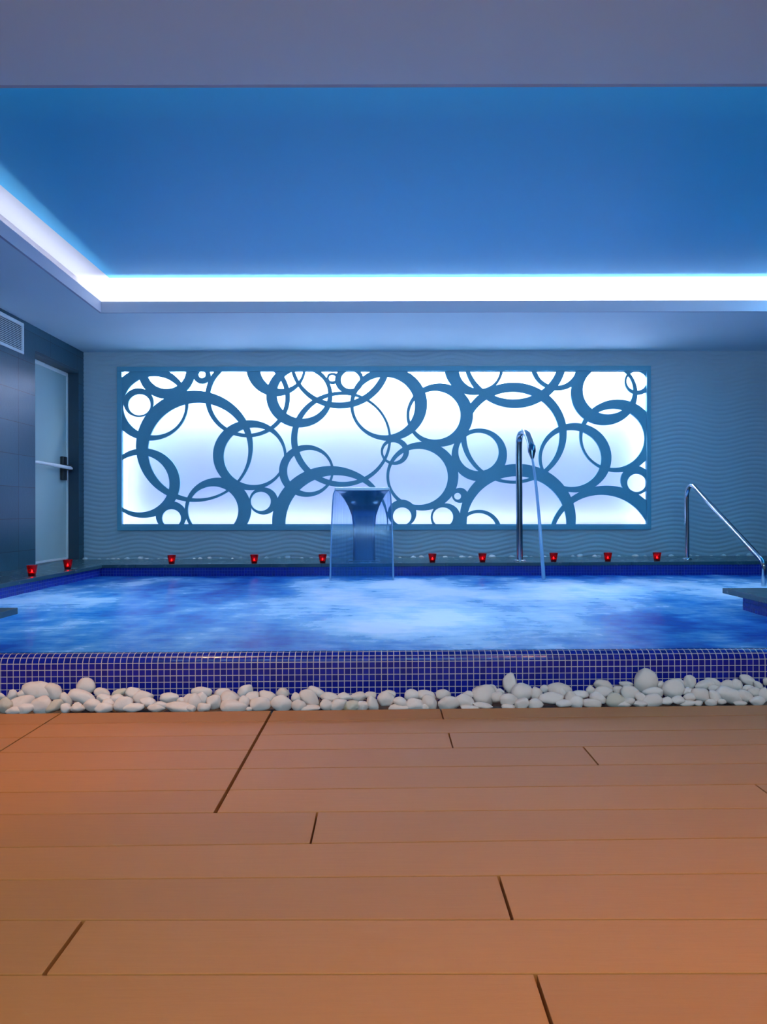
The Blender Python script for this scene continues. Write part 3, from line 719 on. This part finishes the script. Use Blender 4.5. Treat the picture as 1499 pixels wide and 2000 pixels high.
# ------------------------------------------------------------------ river pebbles in front of the pool
RAW = {0: '''10,475,60,50,0 95,470,70,90,-15 40,545,105,105,0 165,460,75,65,0 295,432,235,135,0 410,445,150,115,-40 160,525,195,95,15 195,575,140,80,10
105,585,110,60,5 330,545,160,145,0 420,552,140,80,35 505,500,80,115,25 510,565,80,75,0 665,398,138,112,0 635,480,215,92,-18 598,562,97,70,0
705,545,118,97,0 785,450,112,76,-15 805,490,115,70,0 800,562,140,72,0 915,450,125,60,22 900,495,110,75,0 835,525,90,60,0 1025,450,125,82,0
950,535,160,112,22 1105,482,148,100,18 1030,563,172,66,8 1140,520,115,75,-20 1210,565,122,62,0 1305,486,136,80,0 1240,538,100,52,0 1385,560,216,76,-6
1395,505,60,50,0 1460,500,110,97,0''',
370: '''100,440,150,70,-5 40,512,105,122,0 100,490,80,92,0 15,568,70,56,0 112,560,108,68,5 190,517,110,106,0 255,448,140,70,8 315,487,152,104,0
335,549,216,92,-6 430,432,120,86,18 425,517,80,92,0 490,482,112,92,-20 545,532,152,112,0 605,487,140,98,-38 460,575,45,36,0 725,450,96,78,0
718,532,156,122,0 825,487,66,82,0 850,547,112,88,0 925,487,160,100,-38 985,440,150,60,-25 920,566,182,52,0 1085,483,136,72,-6 1055,541,96,82,0
1150,541,135,98,30 1200,475,112,56,0 1250,548,130,86,8 1308,475,116,66,0 1335,551,92,82,0 1410,527,86,118,25 1400,466,92,52,0''',
740: '''55,500,122,118,0 90,455,92,60,0 165,515,108,70,-20 155,561,160,46,0 255,466,116,82,0 365,466,142,76,-5 285,536,132,97,0 395,521,130,86,-42
360,558,60,46,0 500,459,112,72,0 535,527,157,108,0 660,506,140,90,-25 690,465,90,60,0 810,466,186,150,-10 870,420,92,72,-30 915,480,90,92,0
700,560,150,42,0 805,546,152,44,-12 935,440,62,52,0 1012,380,112,156,0 1000,502,132,88,0 1103,443,152,146,0 1000,556,100,42,0 1105,531,106,84,18
1210,452,90,97,0 1210,536,112,82,0 1280,415,62,56,0 1395,422,176,104,-12 1410,440,80,86,0 1330,486,172,86,0 1430,531,112,62,0 1480,492,82,102,0''',
1119: '''30,517,112,97,0 60,461,132,62,0 140,425,66,66,0 245,391,152,90,-16 240,441,152,82,0 195,487,118,84,-20 145,528,142,72,-8 325,502,142,112,0
390,533,122,52,0 410,381,104,48,-8 435,452,152,122,0 350,425,72,62,0 440,511,76,56,0 560,358,170,182,0 525,480,82,62,0 622,446,146,82,0
620,506,152,97,0 520,530,112,48,0 675,386,66,62,0 725,511,86,62,0 775,422,162,146,0 820,372,92,62,-20 810,501,97,62,0 902,364,88,110,0
885,436,82,62,0 900,481,92,62,0 885,526,132,44,0 1020,386,144,64,15 1080,370,120,70,-28 990,463,158,96,-18 970,526,62,46,0 1090,412,92,52,0
1100,482,76,112,28 1070,521,92,52,0 1195,386,112,72,0 1210,463,200,108,-20 1265,391,82,97,0 1345,349,124,80,-18 1290,526,102,36,0 1335,472,122,82,-30
1350,411,82,52,0 1430,388,82,56,-25 1405,441,92,72,0 1418,509,122,70,0 1480,461,82,104,0 1490,360,50,52,0 1150,516,62,42,0'''}
NOTE = {  # (zoom origin, index): label
 (0,0):'small bluish pebble at the far left end of the strip, against the mosaic',
 (0,1):'thin upright pebble second from the left end, leaning against the mosaic',
 (0,2):'tan pebble with a brown stained foot at the left end, against the deck',
 (0,4):'largest domed boulder-like stone at the left end of the pebble strip',
 (0,9):'pinkish rounded triangular stone in front of the large domed stone',
 (0,10):'pointed yellow-stained pebble beside the diagonal deck joint at far left',
 (0,13):'pointed pebble perched highest on the left part of the strip',
 (0,14):'long flat stone lying under the perched pointed pebble',
 (0,29):'lone triangular pebble against the mosaic, right of the left heap',
 (0,31):'longest low pale pebble lying along the deck edge on the left',
 (370,8):'wide low wedge-shaped pebble on the deck edge, left of the wide black deck gap',
 (370,9):'oval pebble perched highest near the wide black deck gap',
 (370,16):'large blocky rounded pebble just right of the wide black deck gap',
 (370,26):'smooth tan egg-shaped pebble on the deck edge below the waterfall fountain',
 (740,13):'large hollow-faced grey stone in the middle right of the strip',
 (740,19):'tall egg-shaped stone standing upright against the mosaic',
 (740,21):'big round stone leaning on the tall standing egg-shaped stone',
 (740,27):'broad pale dome-shaped stone against the mosaic, right of the big round one',
 (1119,3):'brownish oval stone on top of the heap, left of the largest round stone',
 (1119,13):'largest round stone, rising highest over the right part of the strip',
 (1119,20):'big squat stone right of the largest round stone',
 (1119,23):'narrow upright thumb-shaped stone against the mosaic at right',
 (1119,35):'long tilted slab-like stone near the right end of the strip',
 (1119,37):'oval stone perched at the top near the right end of the strip'}
STAIN = {(0,2),(0,10),(0,20),(370,26),(1119,7)}
def pebble(name, loc, sx, sy, sz, rot, seed, mat, sub=3, box=.0):
    import bmesh
    bm = bmesh.new(); bmesh.ops.create_icosphere(bm, subdivisions=sub, radius=1.0)
    rnd = random.Random(seed); off = Vector((rnd.uniform(-50,50), rnd.uniform(-50,50), rnd.uniform(-50,50)))
    planes = [(Vector((rnd.uniform(-1,1), rnd.uniform(-1,1), rnd.uniform(-1,1))).normalized(), rnd.uniform(.66,.90)) for _ in range(6)]
    for v in bm.verts:
        d = v.co.normalized(); r = 1 + .20*noise.noise(d*1.1+off) + .05*noise.noise(d*2.8+off)
        q = d*r
        for nrm, lim in planes:                       # worn facets
            k = q.dot(nrm) - lim
            if k > 0: q -= nrm*k*.78
        v.co = Vector((q.x*sx, q.y*sy, q.z*sz))
    bm.transform(Matrix.Rotation(rot, 4, 'Y'))
    me = bpy.data.meshes.new(name); bm.to_mesh(me); bm.free()
    me.polygons.foreach_set('use_smooth', [True]*len(me.polygons)); me.materials.append(mat)
    o = bpy.data.objects.new(name, me); COL.objects.link(o); o.location = loc
    return o
stones = []
S0 = 3.945
for ox, txt in RAW.items():
    for k, tok in enumerate(txt.split()):
        x, y, w_, h_, an = map(float, tok.split(','))
        px, py = ox + x/S0, 1240 + y/S0; wp, hp = w_/S0, h_/S0
        edge = 1394 - 17*px/1499; t = max(0, min(1, (edge - 12 - py)/38))
        e0 = at_height(px, edge, 0).y; X_ = (px-CX)/F*2.85; e1 = face_y(X_)
        dep = min(.75*(wp+hp)/2/470, .085)
        y0, y1 = e0 + .018 + dep*.5, e1 - .004 - dep*.52
        Y = y0 + (max(y1, y0)-y0)*t; Y = min(Y, e1-.004-dep*.52)
        p = at_depth(px, py, Y); s_ = F/Y
        stones.append(dict(key=(ox, k), px=px, py=py, loc=p, sx=wp/2/s_*1.12, sz=hp/2/s_*1.12, sy=dep/2, rot=-math.radians(an), edge=edge, t=t))
anch = [s for s in stones if s['key'] in NOTE]; anch.sort(key=lambda s: s['px'])
NAMES = {(0,4):'the large domed stone',(0,13):'the pointed perched pebble',(0,29):'the lone triangular pebble',(370,9):'the oval pebble by the deck gap',
 (370,26):'the tan egg-shaped pebble',(740,13):'the large hollow-faced grey stone',(740,19):'the tall standing egg-shaped stone',(740,27):'the broad dome-shaped stone',
 (1119,13):'the largest round stone',(1119,23):'the narrow thumb-shaped stone',(1119,35):'the long slab-like stone'}
marks = [s for s in stones if s['key'] in NAMES]; ORD = ['first','second','third','fourth','fifth','sixth','seventh','eighth','ninth','tenth','eleventh']
def row(s): return 'deck' if s['edge']-s['py'] < 14 else ('mosaic' if s['edge']-s['py'] > 29 else 'middle')
ROWT = {'deck':'in the deck-side row','mosaic':'in the mosaic-side row','middle':'in the middle row'}
bins = {}
for s in stones:
    if s['key'] in NOTE: s['label'] = NOTE[s['key']]; continue
    m_ = min(marks, key=lambda q: abs(q['px']-s['px'])); side = 'right' if s['px'] >= m_['px'] else 'left'
    bins.setdefault((m_['key'], side, row(s)), []).append(s)
for (mk, side, rw), L in bins.items():
    mx_ = next(q for q in marks if q['key'] == mk)['px']; L.sort(key=lambda s: abs(s['px']-mx_))
    for i, s in enumerate(L):
        s['label'] = f"{ORD[i]} pebble {side} of {NAMES[mk]}, {ROWT[rw]}"
for i, s in enumerate(stones):
    o = pebble('river_pebble', s['loc'], s['sx'], s['sy'], s['sz'], s['rot'], i*13+5, M['pebble_stained'] if s['key'] in STAIN else M['pebble'])
    tag(o, s['label'], 'stone', 'river pebbles between deck and pool')
# small white pebbles in the gutter at the foot of the wavy wall
gx = [167,195,210,220,232,247,275,288,311,322,380,391,410,430,455,470,520,545,562,590,608,640,782,807,824,870,886,903,919,961,1000,1027,1038,1062,1120,1134,1160,1171,1210,1240,1262,1312,1347,1360,1388,1412,1440,1466]
protos = []
for i, px in enumerate(gx):
    p = at_depth(px, 1087, 7.42); r_ = random.uniform(.016, .030); z = cop(p.x)-.045+r_*.72
    if i < 6:
        o = pebble('gutter_pebble', (p.x, 7.42+random.uniform(-.03,.02), z+.0), r_*1.25, r_, r_*.8, 0, 900+i, M['pebble_white'], sub=2); protos.append((o, r_))
    else:
        b_, rb_ = protos[i % 6]; o = b_.copy(); COL.objects.link(o); k_ = random.uniform(.8, 1.25); o.scale = (k_*1.1, k_, k_)
        o.location = (p.x, 7.42+random.uniform(-.03,.02), cop(p.x)-.045+rb_*.72*k_); o.rotation_euler = (0, 0, random.uniform(0, 6))
    o.location.z += .022
    tag(o, 'small white pebble in the gutter along the foot of the wavy wall', 'stone', 'white pebbles along the back wall')

# ================================================================== LIGHTS OF THE ROOM, PLUS AN ADDED FILL
def downlight(x, y, power, lab, cone=120, aim=None):
    e = tag(empty('ceiling_downlight', (x, y, SOFFIT)), lab, 'light', 'warm downlights over the deck')
    d = MB(); d.lathe([(.07,-.008),(.075,-.004),(.075,0)], 28, e.location); d.build('trim_ring', M['white_metal'], e, smooth=True)
    d = MB(); d.lathe([(.045,-.012),(.055,-.009)], 24, e.location); d.build('lamp', M['warm_lamp'], e)
    L = bpy.data.lights.new('downlight_beam', 'SPOT'); L.energy = power; L.color = (1.0,.55,.24); L.spot_size = math.radians(cone); L.spot_blend = 1.0; L.shadow_soft_size = .06
    o = bpy.data.objects.new('downlight_beam', L); COL.objects.link(o); o.location = (x, y, SOFFIT-.02)
    if aim: o.rotation_euler = (Vector(aim)-o.location).to_track_quat('-Z','Y').to_euler()
downlight(-1.3, 2.2, 72, 'warm ceiling downlight over the left of the deck, above the frame', 84, (-1.2, 2.95, .05))
downlight(1.3, .9, 58, 'warm ceiling downlight over the right of the deck, above the frame')
downlight(0, -.7, 115, 'warm ceiling downlight over the deck behind the viewer')
# cool fill light added behind the viewer to lift the room's ambient
ct = tag(empty('added_fill_lamp', (0, -1.8, SOFFIT)), 'added cool blue fill lamp, unseen behind the viewer', 'light')
d = MB(); d.box(-2.2, 2.2, -1.95, -1.65, SOFFIT-.05, SOFFIT); d.build('fill_housing', M['white_metal'], ct)
area('cool_fill_light', (0, -1.8, SOFFIT-.055), (math.radians(68), 0, 0), 4.2, .25, 120, (.34,.68,1.0))

for x, y, e in ((-2.1,4.9,14), (.4,3.9,13), (1.7,5.2,15), (-.1,5.8,11), (-.9,4.1,9), (3.2,5.4,14), (1.4,3.8,5), (-1.8,3.8,7)):   # lamps in the pool, under the milky water
    L = bpy.data.lights.new('underwater_lamp', 'POINT'); L.energy = e; L.color = (.76,.88,.95); L.shadow_soft_size = .2
    o = bpy.data.objects.new('underwater_lamp', L); COL.objects.link(o); o.location = (x, y, -.70)
w_ = bpy.data.worlds.new('world'); SC.world = w_; w_.use_nodes = True
bg = w_.node_tree.nodes['Background']; bg.inputs[0].default_value = (.1,.2,.4,1); bg.inputs[1].default_value = .05

cam = bpy.data.cameras.new('camera'); cam.sensor_fit = 'VERTICAL'; cam.sensor_height = 36; cam.lens = F/2000*36; cam.clip_start = .02
co = bpy.data.objects.new('camera', cam); COL.objects.link(co)
co.matrix_world = Matrix.Translation((0,0,EYE)) @ Matrix.Rotation(PI/2, 4, 'X') @ Matrix.Rotation(ROLL, 4, 'Z')
SC.camera = co
vs_ = SC.view_settings; vs_.view_transform = 'Standard'; vs_.look = 'None'; vs_.gamma = 1; vs_.use_curve_mapping = False; vs_.exposure = 1.1
SC.cycles.max_bounces = 10; SC.cycles.transparent_max_bounces = 16; SC.cycles.sample_clamp_indirect = 6
try: SC.cycles.use_denoising = True; SC.cycles.denoiser = 'OPENIMAGEDENOISE'
except Exception: pass
